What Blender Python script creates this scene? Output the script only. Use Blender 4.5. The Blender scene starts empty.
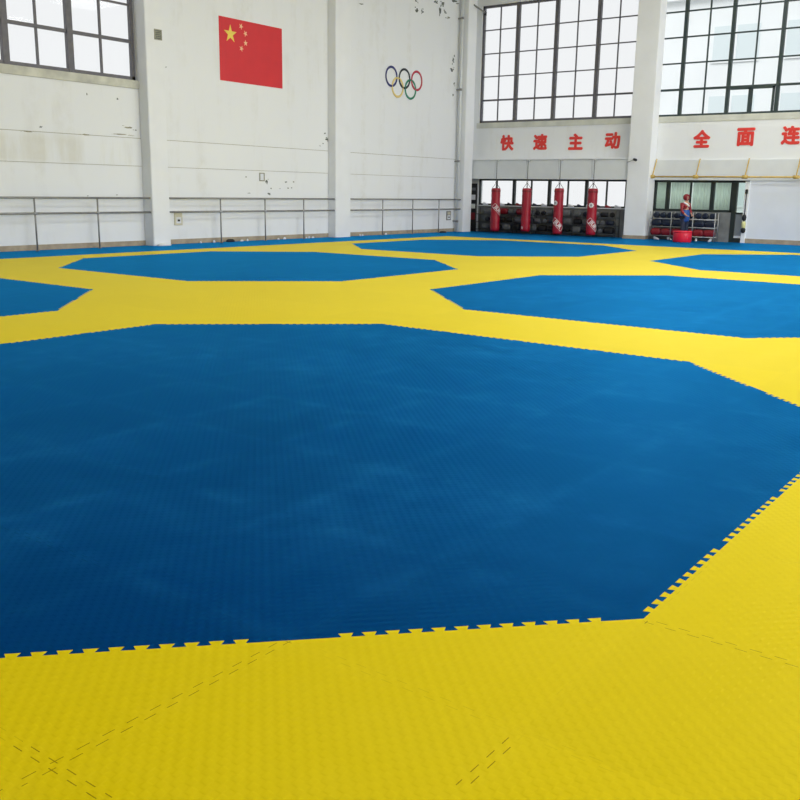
import bpy, bmesh, math, random
import numpy as np
from mathutils import Vector, Matrix
from mathutils.geometry import delaunay_2d_cdt
random.seed(7)
S = bpy.context.scene
COL = S.collection
PI = math.pi

# ------------------------------------------------------------------ helpers
def new_obj(name, bm, mats=None, parent=None, smooth=False):
    me = bpy.data.meshes.new(name)
    bm.normal_update()
    if smooth:
        for f in bm.faces: f.smooth = True
    bm.to_mesh(me); bm.free()
    o = bpy.data.objects.new(name, me); COL.objects.link(o)
    if mats is not None:
        for m in (mats if isinstance(mats, (list, tuple)) else [mats]): me.materials.append(m)
    if parent: o.parent = parent
    return o
def tag(o, label=None, cat=None, group=None, kind=None):
    if label: o['label'] = label
    if cat: o['category'] = cat
    if group: o['group'] = group
    if kind: o['kind'] = kind
    return o
def empty(name, loc, rz=0):
    o = bpy.data.objects.new(name, None); COL.objects.link(o)
    o.location = loc; o.rotation_euler = (0, 0, rz); o.empty_display_size = .2
    return o
def box(bm, x0, x1, y0, y1, z0, z1, mi=0):
    vs = [bm.verts.new(p) for p in ((x0,y0,z0),(x1,y0,z0),(x1,y1,z0),(x0,y1,z0),(x0,y0,z1),(x1,y0,z1),(x1,y1,z1),(x0,y1,z1))]
    for q in ((0,3,2,1),(4,5,6,7),(0,1,5,4),(1,2,6,5),(2,3,7,6),(3,0,4,7)):
        f = bm.faces.new([vs[i] for i in q]); f.material_index = mi
def bevel(bm, w, seg=2):
    bmesh.ops.bevel(bm, geom=list(bm.edges), offset=w, segments=seg, affect='EDGES', profile=.6)
def rings(bm, loops, cap=True, mi=0):
    prev = None; first = None
    for L in loops:
        cur = [bm.verts.new(p) for p in L]
        if first is None: first = cur
        if prev:
            n = len(cur)
            for i in range(n):
                f = bm.faces.new((prev[i], prev[(i+1)%n], cur[(i+1)%n], cur[i])); f.material_index = mi; f.smooth = True
        prev = cur
    if cap:
        f = bm.faces.new(list(reversed(first))); f.material_index = mi
        f = bm.faces.new(prev); f.material_index = mi
def tube(bm, a, b, r, n=10, mi=0):
    a = Vector(a); b = Vector(b); d = (b-a).normalized()
    u = d.cross(Vector((0,0,1)))
    if u.length < 1e-3: u = Vector((1,0,0))
    u.normalize(); w = d.cross(u)
    rings(bm, [[p+(u*math.cos(t*2*PI/n)+w*math.sin(t*2*PI/n))*r for t in range(n)] for p in (a, b)], mi=mi)
def path_tube(bm, pts, r, n=8):
    for i in range(len(pts)-1): tube(bm, pts[i], pts[i+1], r, n)
def lathe(bm, prof, cx=0, cy=0, n=28, mi=0):
    rings(bm, [[(cx+r*math.cos(t*2*PI/n), cy+r*math.sin(t*2*PI/n), z) for t in range(n)] for r, z in prof], mi=mi)
def torus(bm, M, R, r, n=48, m=8, zs=1.0):
    vs = [[bm.verts.new(M @ Vector(((R+r*math.cos(b))*math.cos(a), (R+r*math.cos(b))*math.sin(a), r*zs*math.sin(b)))) for b in [2*PI*j/m for j in range(m)]] for a in [2*PI*i/n for i in range(n)]]
    for i in range(n):
        for j in range(m):
            f = bm.faces.new((vs[i][j], vs[(i+1)%n][j], vs[(i+1)%n][(j+1)%m], vs[i][(j+1)%m])); f.smooth = True
def inside(P, L):
    L = np.array(L, float); x, y = P[:, 0], P[:, 1]; c = np.zeros(len(P), bool)
    for (xi, yi), (xj, yj) in zip(L, np.roll(L, 1, 0)):
        if yi == yj: continue
        c ^= ((yi > y) != (yj > y)) & (x < (xj-xi)*(y-yi)/(yj-yi)+xi)
    return c
def fill(bm, loops, z):
    """flat face set inside the first loop and outside all the others"""
    pts = []; es = []; loops = [[(p[0], p[1]) for p in L] for L in loops]
    for L in loops:
        k = len(pts); n = len(L)
        pts += [Vector(p) for p in L]; es += [(k+i, k+(i+1) % n) for i in range(n)]
    vs, _, fs, *_r = delaunay_2d_cdt(pts, es, [], 0, 1e-6)
    V = np.array([tuple(v) for v in vs]); C = np.array([V[list(f)].mean(0) for f in fs])
    ok = inside(C, loops[0])
    for L in loops[1:]: ok &= ~inside(C, L)
    bv = [bm.verts.new((v.x, v.y, z)) for v in vs]
    for f, k in zip(fs, ok):
        if k: bm.faces.new([bv[i] for i in f])
    for v in [v for v in bm.verts if not v.link_faces]: bm.verts.remove(v)
    bm.normal_update()
    for f in bm.faces:
        if f.normal.z < 0: f.normal_flip()
def slab(bm, thick):
    r = bmesh.ops.extrude_face_region(bm, geom=list(bm.faces))
    for v in [g for g in r['geom'] if isinstance(g, bmesh.types.BMVert)]: v.co.z -= thick
    bmesh.ops.recalc_face_normals(bm, faces=bm.faces)

# ------------------------------------------------------------------ materials
def mat(name, col, rough=.6, metal=0, var=0, vscale=3, bump=0, bscale=30, spec=.5, stretch=None):
    m = bpy.data.materials.new(name); m.use_nodes = True
    nt = m.node_tree; b = nt.nodes['Principled BSDF']
    b.inputs['Base Color'].default_value = (*col, 1); b.inputs['Roughness'].default_value = rough
    b.inputs['Metallic'].default_value = metal; b.inputs['Specular IOR Level'].default_value = spec
    tc = nt.nodes.new('ShaderNodeTexCoord'); vec = tc.outputs['Object']
    if stretch:
        mp = nt.nodes.new('ShaderNodeMapping'); mp.inputs['Scale'].default_value = stretch
        nt.links.new(vec, mp.inputs['Vector']); vec = mp.outputs['Vector']
    if var:
        n = nt.nodes.new('ShaderNodeTexNoise'); n.inputs['Scale'].default_value = vscale; n.inputs['Detail'].default_value = 5
        nt.links.new(vec, n.inputs['Vector'])
        r = nt.nodes.new('ShaderNodeMapRange'); r.inputs['From Min'].default_value = .3; r.inputs['From Max'].default_value = .7
        r.inputs['To Min'].default_value = 1-var; r.inputs['To Max'].default_value = 1+var*.3
        nt.links.new(n.outputs['Fac'], r.inputs['Value'])
        x = nt.nodes.new('ShaderNodeMix'); x.data_type = 'RGBA'; x.blend_type = 'MULTIPLY'; x.inputs['Factor'].default_value = 1
        x.inputs['A'].default_value = (*col, 1); nt.links.new(r.outputs[0], x.inputs['B']); nt.links.new(x.outputs['Result'], b.inputs['Base Color'])
    if bump:
        n = nt.nodes.new('ShaderNodeTexNoise'); n.inputs['Scale'].default_value = bscale; n.inputs['Detail'].default_value = 3
        nt.links.new(vec, n.inputs['Vector'])
        bp = nt.nodes.new('ShaderNodeBump'); bp.inputs['Strength'].default_value = bump; bp.inputs['Distance'].default_value = .01
        nt.links.new(n.outputs['Fac'], bp.inputs['Height']); nt.links.new(bp.outputs[0], b.inputs['Normal'])
    return m

class NB:                                   # tiny node-maths builder
    def __init__(s, nt): s.nt = nt
    def m(s, op, a, b=None, c=None, clamp=False):
        n = s.nt.nodes.new('ShaderNodeMath'); n.operation = op; n.use_clamp = clamp
        for i, v in enumerate((a, b, c)):
            if v is None: continue
            if isinstance(v, (int, float)): n.inputs[i].default_value = v
            else: s.nt.links.new(v, n.inputs[i])
        return n.outputs[0]
    def noise(s, vec, scale, detail=3, rough=.5):
        n = s.nt.nodes.new('ShaderNodeTexNoise'); n.inputs['Scale'].default_value = scale
        n.inputs['Detail'].default_value = detail; n.inputs['Roughness'].default_value = rough
        s.nt.links.new(vec, n.inputs['Vector']); return n.outputs['Fac']
    def ramp(s, v, a, b, lo=0, hi=1):
        r = s.nt.nodes.new('ShaderNodeMapRange'); r.inputs['From Min'].default_value = a; r.inputs['From Max'].default_value = b
        r.inputs['To Min'].default_value = lo; r.inputs['To Max'].default_value = hi
        s.nt.links.new(v, r.inputs['Value']); return r.outputs[0]
    def mix(s, f, a, b, mode='MIX'):
        x = s.nt.nodes.new('ShaderNodeMix'); x.data_type = 'RGBA'; x.blend_type = mode
        for nm, v in (('Factor', f), ('A', a), ('B', b)):
            if isinstance(v, (int, float)): x.inputs[nm].default_value = v
            elif isinstance(v, tuple): x.inputs[nm].default_value = (*v, 1)
            else: s.nt.links.new(v, x.inputs[nm])
        return x.outputs['Result']

PITCH = 1/11
def mat_foam(name, base, crack, wear, wearamt, rough, seam_amt, sheen, sheencol, edgesheenamt, tonevar, gaps, stray):
    """EVA puzzle mat: one-metre tiles with a woven relief, toothed seams, scuffed wear and painted edge sheen"""
    m = bpy.data.materials.new(name); m.use_nodes = True
    nt = m.node_tree; nt.nodes.remove(nt.nodes['Principled BSDF']); OUT = nt.nodes['Material Output']; B = NB(nt)
    g = nt.nodes.new('ShaderNodeNewGeometry'); pos = g.outputs['Position']
    sp = nt.nodes.new('ShaderNodeSeparateXYZ'); nt.links.new(pos, sp.inputs[0])
    X = B.m('SUBTRACT', sp.outputs[0], .35); Y = B.m('SUBTRACT', sp.outputs[1], .237)
    def sdist(v): return B.m('SUBTRACT', B.m('FRACT', B.m('ADD', v, .5)), .5)
    dx, dy = sdist(X), sdist(Y)
    def seam(d, along):
        sq = B.m('MULTIPLY', B.m('SIGN', B.m('SINE', B.m('MULTIPLY', along, 2*PI/PITCH))), .015)
        return B.m('LESS_THAN', B.m('ABSOLUTE', B.m('SUBTRACT', d, sq)), .0016)
    s = B.m('MAXIMUM', seam(dx, Y), seam(dy, X))
    n1 = B.noise(pos, .9, 2)
    open_ = B.m('MULTIPLY', B.ramp(n1, .5, .56), stray)
    for (gx, gy, hx, hy) in gaps:           # places where two tiles have crept apart
        q = B.m('MULTIPLY', B.m('LESS_THAN', B.m('ABSOLUTE', B.m('SUBTRACT', sp.outputs[0], gx)), hx), B.m('LESS_THAN', B.m('ABSOLUTE', B.m('SUBTRACT', sp.outputs[1], gy)), hy))
        open_ = B.m('MAXIMUM', open_, q)
    s = B.m('MULTIPLY', B.m('MULTIPLY', s, open_, clamp=True), seam_amt)
    # wear: broad scuffs and dust, drawn out a little along the walking direction, plus painted edge sheen
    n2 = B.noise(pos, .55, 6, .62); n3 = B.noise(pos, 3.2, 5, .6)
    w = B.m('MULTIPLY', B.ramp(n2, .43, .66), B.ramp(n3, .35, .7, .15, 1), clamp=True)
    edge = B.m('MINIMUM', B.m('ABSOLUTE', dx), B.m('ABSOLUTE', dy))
    edge_sheen = B.m('MULTIPLY', B.m('MULTIPLY', B.ramp(edge, .10, .0), B.ramp(n3, .35, .65)), edgesheenamt, clamp=True)  # lighter lines along tile edges: sheen put into the base colour
    w = B.m('ADD', B.m('MULTIPLY', w, wearamt), edge_sheen, clamp=True)
    # tile to tile tone
    vt = nt.nodes.new('ShaderNodeTexWhiteNoise'); vt.noise_dimensions = '2D'
    cb = nt.nodes.new('ShaderNodeCombineXYZ')
    nt.links.new(B.m('FLOOR', X), cb.inputs[0]); nt.links.new(B.m('FLOOR', Y), cb.inputs[1]); nt.links.new(cb.outputs[0], vt.inputs['Vector'])
    tone = B.ramp(vt.outputs['Value'], 0, 1, 1-tonevar, 1+tonevar*.5)
    c = B.mix(1.0, base, tone, 'MULTIPLY')
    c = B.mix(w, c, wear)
    c = B.mix(s, c, crack)
    D = nt.nodes.new('ShaderNodeBsdfDiffuse'); GL = nt.nodes.new('ShaderNodeBsdfGlossy'); MX = nt.nodes.new('ShaderNodeMixShader'); FR = nt.nodes.new('ShaderNodeFresnel')
    FR.inputs['IOR'].default_value = 1.35; GL.inputs['Color'].default_value = (*sheencol, 1)
    nt.links.new(c, D.inputs['Color'])
    nt.links.new(B.m('ADD', B.ramp(n3, .3, .7, rough-.05, rough+.07), B.m('MULTIPLY', w, .12)), GL.inputs['Roughness'])
    nt.links.new(B.m('MULTIPLY', FR.outputs[0], sheen, clamp=True), MX.inputs[0]); nt.links.new(D.outputs[0], MX.inputs[1]); nt.links.new(GL.outputs[0], MX.inputs[2])
    nt.links.new(MX.outputs[0], OUT.inputs['Surface'])
    # woven relief of 3 cm pads
    q = 2*PI/.0606
    sx = B.m('SINE', B.m('MULTIPLY', X, q)); sy = B.m('SINE', B.m('MULTIPLY', Y, q))
    h = B.m('MULTIPLY', sx, sy)
    h = B.m('DIVIDE', h, B.m('ADD', B.m('ABSOLUTE', h), .25))
    h = B.m('SUBTRACT', h, B.m('MULTIPLY', s, 1.0))
    bp = nt.nodes.new('ShaderNodeBump'); bp.inputs['Strength'].default_value = .35; bp.inputs['Distance'].default_value = .0022
    nt.links.new(h, bp.inputs['Height']); nt.links.new(bp.outputs[0], D.inputs['Normal']); nt.links.new(bp.outputs[0], GL.inputs['Normal'])
    return m

M = {}
M['yellow'] = mat_foam('yellow_foam', (.69,.54,.0004), (.14,.085,.0), (.76,.62,.03), .25, .42, .85, .75, (1.0,.86,.22), .10, .025,
    [(1.8,2.237,.56,.03),(1.35,2.2,.03,.22),(3.35,.9,.03,.33),(2.15,1.237,.15,.03),(1.0,2.237,.2,.03)], .25)
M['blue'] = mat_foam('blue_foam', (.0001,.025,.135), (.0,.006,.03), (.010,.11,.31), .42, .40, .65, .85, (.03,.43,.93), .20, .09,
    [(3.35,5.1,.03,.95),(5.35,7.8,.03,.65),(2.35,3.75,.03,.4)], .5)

def wall_mat(name, col):
    m = bpy.data.materials.new(name); m.use_nodes = True
    nt = m.node_tree; P = nt.nodes['Principled BSDF']; B = NB(nt)
    g = nt.nodes.new('ShaderNodeNewGeometry'); pos = g.outputs['Position']
    n = B.noise(pos, .35, 4); n2 = B.noise(pos, 2.5, 6, .65)
    mp = nt.nodes.new('ShaderNodeMapping'); mp.inputs['Scale'].default_value = (1.6, 1.6, .22); nt.links.new(pos, mp.inputs['Vector'])
    n3 = B.noise(mp.outputs[0], 1.0, 5, .6)
    c = B.mix(B.ramp(n, .35, .7, 0, .10), col, (.73,.75,.73))
    c = B.mix(B.m('MULTIPLY', B.ramp(n3, .52, .70), B.ramp(n2, .38, .66, 0, .26), clamp=True), c, (.52,.49,.38))
    sx = nt.nodes.new('ShaderNodeSeparateXYZ'); nt.links.new(pos, sx.inputs[0])
    band = B.m('MULTIPLY', B.ramp(sx.outputs[2], 2.2, 2.35), B.ramp(sx.outputs[2], 3.05, 2.85), clamp=True)
    bay = B.m('MULTIPLY', B.m('LESS_THAN', sx.outputs[0], 17.7), B.m('GREATER_THAN', sx.outputs[1], 22.3))
    c = B.mix(B.m('MULTIPLY', B.m('MULTIPLY', band, bay), B.ramp(n3, .42, .62, 0, .38), clamp=True), c, (.60,.57,.44))
    nt.links.new(c, P.inputs['Base Color']); P.inputs['Roughness'].default_value = .75; P.inputs['Specular IOR Level'].default_value = .3
    bp = nt.nodes.new('ShaderNodeBump'); bp.inputs['Strength'].default_value = .15; bp.inputs['Distance'].default_value = .01
    nt.links.new(n2, bp.inputs['Height']); nt.links.new(bp.outputs[0], P.inputs['Normal'])
    return m
M['wall'] = wall_mat('white_wall_paint', (.82,.84,.86))
M['wall2'] = mat('white_pillar_paint', (.83,.85,.87), .7, var=.04, vscale=1.5)
M['panel'] = mat('pale_grey_panel', (.72,.75,.76), .55, var=.05, vscale=2)
M['partition'] = mat('pale_partition_paint', (.74,.78,.84), .5, var=.05, vscale=1.2)
M['peel'] = mat('bare_plaster', (.17,.19,.17), .9, var=.4, vscale=25)
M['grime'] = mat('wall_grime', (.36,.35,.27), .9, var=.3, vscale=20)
M['base'] = mat('tan_base_paint', (.42,.35,.25), .7, var=.25, vscale=5)
M['concrete'] = mat('concrete', (.38,.37,.35), .8, var=.15, vscale=2)
M['ceil'] = mat('ceiling_paint', (.72,.73,.72), .8, var=.04)
M['steelframe'] = mat('grey_window_paint', (.13,.125,.14), .5, var=.2, vscale=8)
M['greenframe'] = mat('dark_green_window_paint', (.035,.055,.055), .45, var=.2, vscale=8)
M['blackframe'] = mat('black_frame_paint', (.012,.02,.018), .4)
M['rail'] = mat('galvanised_pipe', (.30,.30,.29), .45, metal=.35, var=.2, vscale=10)
M['yellowpipe'] = mat('yellow_pipe_paint', (.62,.42,.10), .45, var=.2, vscale=6)
M['red'] = mat('red_vinyl', (.36,.005,.022), .42, var=.12, vscale=6, bump=.15, bscale=9)
M['reddark'] = mat('dark_red_vinyl', (.22,.006,.014), .45)
M['drum'] = mat('red_plastic', (.72,.012,.04), .35)
M['white'] = mat('white_print', (.80,.76,.74), .5)
M['chain'] = mat('dark_chain', (.06,.06,.055), .4, metal=.7)
M['rope'] = mat('grey_rope', (.16,.16,.15), .8)
M['flag'] = mat('flag_red_paint', (.66,.022,.03), .55, var=.06, vscale=2)
M['star'] = mat('star_yellow_paint', (.86,.66,.10), .55)
M['star2'] = mat('star_pale_paint', (.88,.55,.32), .55)
M['rblue'] = mat('ring_blue', (.02,.025,.16), .5); M['rblack'] = mat('ring_black', (.015,.02,.025), .5)
M['rred'] = mat('ring_red', (.50,.03,.06), .5); M['ryellow'] = mat('ring_yellow', (.80,.62,.22), .5); M['rgreen'] = mat('ring_green', (.02,.22,.13), .5)
M['char'] = mat('red_lettering', (.74,.045,.035), .5)
M['navy'] = mat('navy_padding', (.012,.022,.05), .5, var=.3, vscale=6)
M['black'] = mat('black_fabric', (.012,.013,.015), .7, var=.3, vscale=6)
M['grey'] = mat('grey_fabric', (.16,.17,.18), .7, var=.3, vscale=6)
M['silver'] = mat('brushed_steel', (.45,.46,.46), .35, metal=.7)
M['rack'] = mat('dark_rack_steel', (.06,.065,.065), .5, metal=.4)
M['lowwall'] = mat('grey_low_wall', (.20,.21,.21), .7, var=.4, vscale=2.5)
M['doorgrey'] = mat('grey_door_panel', (.25,.28,.30), .45, var=.1)
M['skin'] = mat('skin', (.50,.27,.18), .5)
M['pad'] = mat('red_padding', (.24,.008,.018), .5)
M['bluepad'] = mat('blue_padding', (.012,.08,.32), .5)
M['trouser'] = mat('dark_trousers', (.018,.028,.06), .8)
M['shoe'] = mat('grey_shoe', (.05,.05,.06), .6)
M['whitecloth'] = mat('white_cloth', (.75,.77,.80), .8)
M['cream'] = mat('cream_plastic', (.62,.58,.42), .4)
M['socket'] = mat('socket_dark', (.03,.03,.03), .5)
M['facade'] = mat('pale_facade', (.86,.89,.90), .7, var=.04, vscale=.5)
M['facadewin'] = mat('facade_glass', (.70,.78,.80), .5)
M['ground'] = mat('pale_paving', (.70,.70,.68), .8, var=.1)
M['curtain'] = mat('pale_curtain', (.74,.78,.74), .8)
def cloth_mat():
    m = bpy.data.materials.new('thin_curtain'); m.use_nodes = True; nt = m.node_tree; P = nt.nodes['Principled BSDF']; P.inputs['Base Color'].default_value = (.80,.84,.80,1); P.inputs['Roughness'].default_value = .9
    t = nt.nodes.new('ShaderNodeBsdfTranslucent'); t.inputs['Color'].default_value = (.95,.99,.95,1); x = nt.nodes.new('ShaderNodeMixShader'); x.inputs[0].default_value = .85
    nt.links.new(P.outputs[0], x.inputs[1]); nt.links.new(t.outputs[0], x.inputs[2]); nt.links.new(x.outputs[0], nt.nodes['Material Output'].inputs['Surface']); return m
M['thin'] = cloth_mat()
M['hair'] = mat('dark_hair', (.012,.01,.01), .6)

def glass_mat(name, tint, refl=.06):
    m = bpy.data.materials.new(name); m.use_nodes = True; nt = m.node_tree
    for n in list(nt.nodes): nt.nodes.remove(n)
    o = nt.nodes.new('ShaderNodeOutputMaterial'); t = nt.nodes.new('ShaderNodeBsdfTransparent'); gl = nt.nodes.new('ShaderNodeBsdfGlossy')
    t.inputs['Color'].default_value = (*tint, 1); gl.inputs['Roughness'].default_value = .03
    x = nt.nodes.new('ShaderNodeMixShader'); x.inputs[0].default_value = refl
    nt.links.new(t.outputs[0], x.inputs[1]); nt.links.new(gl.outputs[0], x.inputs[2]); nt.links.new(x.outputs[0], o.inputs[0])
    return m
M['glass'] = glass_mat('window_glass', (.95,.96,.96), .008); M['glass2'] = glass_mat('greenish_glass', (.84,.90,.87), .01)

# ------------------------------------------------------------------ camera
cam = bpy.data.objects.new('camera', bpy.data.cameras.new('camera')); COL.objects.link(cam); S.camera = cam
f_, p_, r_, H, th = 927.04, .22127, .0156566, 1.65859, .936002
def rotm():
    f = Vector((0, math.cos(p_), -math.sin(p_))); rt = Vector((1,0,0)); up = rt.cross(f)
    c, s = math.cos(r_), math.sin(r_)
    A = [c*rt+s*up, -s*rt+c*up, f]
    eu = Vector((math.cos(th), math.sin(th), 0)); ev = Vector((-math.sin(th), math.cos(th), 0))
    return [Vector((a.dot(eu), a.dot(ev), a.z)) for a in A]
R = rotm()
mw = Matrix((( R[0].x, R[1].x, -R[2].x, 0), (R[0].y, R[1].y, -R[2].y, 0), (R[0].z, R[1].z, -R[2].z, H), (0,0,0,1)))
cam.matrix_world = mw; cam.data.sensor_width = 36; cam.data.lens = 36*f_/800; cam.data.clip_end = 500

# ------------------------------------------------------------------ floor and mats
UB, VL = 35.43, 22.44          # back wall face (x) and left wall face (y)
bm = bmesh.new(); box(bm, -10, UB+.3, -14, VL+.3, -.30, -.03); tag(new_obj('floor', bm, M['concrete']), kind='structure')

def toothed(P, Q, seglen, margin, depth=.030):
    """points from P to Q (not Q) of a toothed edge; teeth point to the left of P->Q"""
    P = Vector(P); Q = Vector(Q); d = Q-P; L = d.length; d.normalize(); n = Vector((-d.y, d.x))
    nseg = max(1, round(L/seglen)); sl = L/nseg; out = [P.copy()]
    k = int(round((sl-2*margin)/PITCH)); 
    for s in range(nseg):
        a = s*sl+(sl-k*PITCH)/2
        for j in range(k):
            c = a+(j+.5)*PITCH
            for off, h in ((-.0175,0), (-.029,depth), (.029,depth), (.0175,0)):
                out.append(P+d*(c+off)+n*h)
    return out
OCT = {  # centres on a 10 m pitch, vertices as laid (8 m octagons with 2 m corners)
 'near': [(7.417,9.273),(9.37,7.20),(9.31,3.177),(7.38,1.235),(3.36,1.243),(1.36,3.19),(1.36,7.22),(3.36,9.265)],
}
def regular(cx, cy): return [(cx+a, cy+b) for a, b in ((2,4),(4,2),(4,-2),(2,-4),(-2,-4),(-4,-2),(-4,2),(-2,4))]
OCT['middle_right'] = regular(15.35, 5.23)
OCT['middle_left'] = regular(15.35, 15.23)
OCT['left_edge'] = regular(5.35, 15.23)
OCT['far_left'] = regular(25.35, 15.23)
OCT['far_right'] = regular(25.35, 5.23)
def oct_loop(V):
    # order above runs clockwise seen from above, so the inside lies to the RIGHT; walk it reversed for teeth pointing inwards
    W = list(reversed(V)); out = []
    for i in range(8):
        P, Q = W[i], W[(i+1)%8]
        L = math.dist(P, Q)
        out += toothed(P, Q, 1.0, .03) if L > 3.4 else toothed(P, Q, 1.414, .14)
    return out
loops = {k: oct_loop(v) for k, v in OCT.items()}
def rect_loop(x0, x1, y0, y1):
    c = [(x0,y0),(x1,y0),(x1,y1),(x0,y1)]; out = []
    for i in range(4): out += toothed(c[i], c[(i+1)%4], 1.0, .03)
    return out
yl = rect_loop(-5.65, 30.35, -9.77, 20.23)
bm = bmesh.new(); fill(bm, [yl]+list(loops.values()), 0); slab(bm, .03)
tag(new_obj('yellow_mat_field', bm, M['yellow']), 'wide yellow foam puzzle mat floor running between the blue octagons', 'mat')
labels = {'near': 'largest nearest blue foam octagon mat filling the middle of the floor',
 'middle_right': 'blue octagon mat reaching the right edge, just beyond the nearest octagon',
 'middle_left': 'blue octagon mat behind the nearest one, in front of the wall with the flag',
 'left_edge': 'blue octagon mat cut off by the left edge of the view',
 'far_left': 'far blue octagon mat in front of the red punching bags',
 'far_right': 'far blue octagon mat at right edge, in front of the white partition'}
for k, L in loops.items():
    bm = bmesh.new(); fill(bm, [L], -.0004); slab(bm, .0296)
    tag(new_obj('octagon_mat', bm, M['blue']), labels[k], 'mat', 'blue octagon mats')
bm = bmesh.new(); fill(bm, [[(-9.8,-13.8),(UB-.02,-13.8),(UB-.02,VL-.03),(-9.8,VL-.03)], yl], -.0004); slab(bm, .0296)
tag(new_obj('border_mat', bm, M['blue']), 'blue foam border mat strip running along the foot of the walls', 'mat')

# ------------------------------------------------------------------ walls
CZ = 10.9
bm = bmesh.new()
T = .35
# left wall (inner face y = VL): glazed bay beyond the first pillar, solid bays after it
box(bm, -10, 17.72, VL, VL+T, -.3, 4.60)
box(bm, -10, 9.6, VL, VL+T, 4.60, 9.3)
box(bm, 17.72, UB+T, VL, VL+T, -.3, 9.3)
box(bm, -10, UB+T, VL, VL+T, 9.3, CZ)
# worn patches of peeled paint, each a thin raised scab of bare plaster
BL = [(31.1, 8.85, 0.099, 0.036), (31.18, 8.52, 0.1, 0.09), (31.52, 8.54, 0.067, 0.073), (32.47, 9.03, 0.105, 0.074), (32.76, 8.76, 0.089, 0.168), (32.96, 9.03, 0.143, 0.075), (33.12, 8.76, 0.072, 0.056), (33.38, 8.59, 0.146, 0.038), (33.75, 9.27, 0.259, 0.057), (27.73, 8.21, 0.086, 0.025), (33.8, 7.0, 0.075, 0.117), (33.74, 6.6, 0.112, 0.078), (33.92, 6.06, 0.057, 0.059), (33.86, 5.62, 0.057, 0.06), (25.75, 3.62, 0.054, 0.034), (25.86, 3.42, 0.108, 0.051), (25.64, 3.27, 0.04, 0.026), (25.48, 3.18, 0.04, 0.017), (22.79, 1.91, 0.094, 0.057), (22.89, 1.52, 0.095, 0.041), (23.73, 1.91, 0.064, 0.022), (24.11, 1.92, 0.05, 0.022), (23.82, 1.71, 0.045, 0.025), (24.0, 1.72, 0.037, 0.025), (23.0, 1.69, 0.036, 0.024), (21.86, 2.04, 0.045, 0.021), (21.98, 1.53, 0.09, 0.011), (23.43, 1.69, 0.036, 0.012), (14.55, 3.15, 0.058, 0.031), (17.3, 3.3, 0.155, 0.034), (17.57, 3.25, 0.035, 0.028), (15.87, 3.03, 0.159, 0.026), (14.17, 3.01, 0.2, 0.016), (16.99, 4.05, 0.034, 0.04), (16.0, 4.09, 0.024, 0.039), (17.01, 3.1, 0.342, 0.016), (15.85, 1.41, 0.032, 0.013), (16.81, 1.44, 0.034, 0.014), (21.48, 6.78, 0.085, 0.019), (18.74, 5.08, 0.029, 0.022), (16.13, 4.47, 0.159, 0.019), (15.22, 4.54, 0.09, 0.015)]
rr = random.Random(3)
for u, z, a, b in BL:
    for k in range(6 if u > 31 and z > 6 else 4 if a > .06 else 1):
        du, dz = (rr.uniform(-a, a)*1.3, rr.uniform(-b, b)*1.5) if k else (0, 0)
        if abs(z+dz-2.255) < .12 or abs(z+dz-3.025) < .05: dz = 0
        sc = 1 if k == 0 else rr.uniform(.25, .6)
        n = 11; ring = []; ring2 = []
        off = .012 if 2.24 < z < 3.06 else .002
        for i in range(n):
            t = 2*PI*i/n; s = sc*rr.uniform(.45, 1.1)
            ring.append((u+du+math.cos(t)*a*s, VL, z+dz+math.sin(t)*b*s)); ring2.append((u+du+math.cos(t)*a*s*.93, VL-off-.002, z+dz+math.sin(t)*b*s*.93))
        rings(bm, [ring, ring2], mi=1 if (u > 20 or a < .1) else 2)
tag(new_obj('wall_left', bm, [M['wall'], M['peel'], M['grime']]), kind='structure')
# shallow ring beam bands
tn = 0
def trim(bmx, m, name=None):
    global tn
    tn += 1
    return tag(new_obj(name or 'trim_%d' % tn, bmx, m), kind='structure')
bm = bmesh.new()
for a, b in ((-9.9,17.72),(18.35,25.9),(26.8,34.2)): box(bm, a, b, VL-.012, VL, 2.26, 3.02)
trim(bm, M['wall'])
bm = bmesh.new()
for a, b in ((-9.9,17.72),(18.35,25.9),(26.8,34.2)): box(bm, a, b, VL-.006, VL, 3.02, 3.034); box(bm, a, b, VL-.006, VL, 2.249, 2.26)  # thin dark lines drawn along the upper and lower band edges
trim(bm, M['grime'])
bm = bmesh.new(); box(bm, 9.6, 17.72, VL-.04, VL, 4.38, 4.60); trim(bm, mat('dirty_sill_paint', (.62,.62,.54), .8, var=.3, vscale=2.2))

def pillar(x0, x1, y0, y1):
    bm = bmesh.new(); box(bm, x0, x1, y0, y1, -.03, CZ); bmesh.ops.bevel(bm, geom=[e for e in bm.edges if abs((e.verts[0].co-e.verts[1].co).z) > 1], offset=.015, segments=2, affect='EDGES')
    trim(bm, M['wall2'])
pillar(9.0, 9.6, VL-.40, VL); pillar(17.72, 18.35, VL-.40, VL); pillar(25.9, 26.75, VL-.36, VL); pillar(34.2, 34.85, VL-.45, VL)
pillar(UB-.6, UB, 14.05, 14.92); pillar(UB-.6, UB, 6.75, 7.62); pillar(UB-.6, UB, -.55, .32)
# pillar feet: unpainted tan strip
bm = bmesh.new(); box(bm, UB-.62, UB, 14.03, 14.94, -.03, .13); trim(bm, M['base'])

# back wall
bm = bmesh.new()
X0, X1 = UB, UB+T
box(bm, X0, X1, -14, VL, 9.3, CZ)
box(bm, X0, X1, -14, VL, 2.24, 4.58)
box(bm, X0, X1, 22.1, VL, 4.58, 9.3); box(bm, X0, X1, 14.3, 15.05, 4.58, 9.3); box(bm, X0, X1, 6.7, 7.7, 4.58, 9.3); box(bm, X0, X1, -14, .4, 4.58, 9.3)
box(bm, X0, X1, 22.02, VL, -.3, 2.24); box(bm, X0, X1, 14.05, 15.18, -.3, 2.24); box(bm, X0, X1, -14, 10.42, -.3, 2.24)
tag(new_obj('wall_back', bm, M['wall']), kind='structure')
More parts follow.
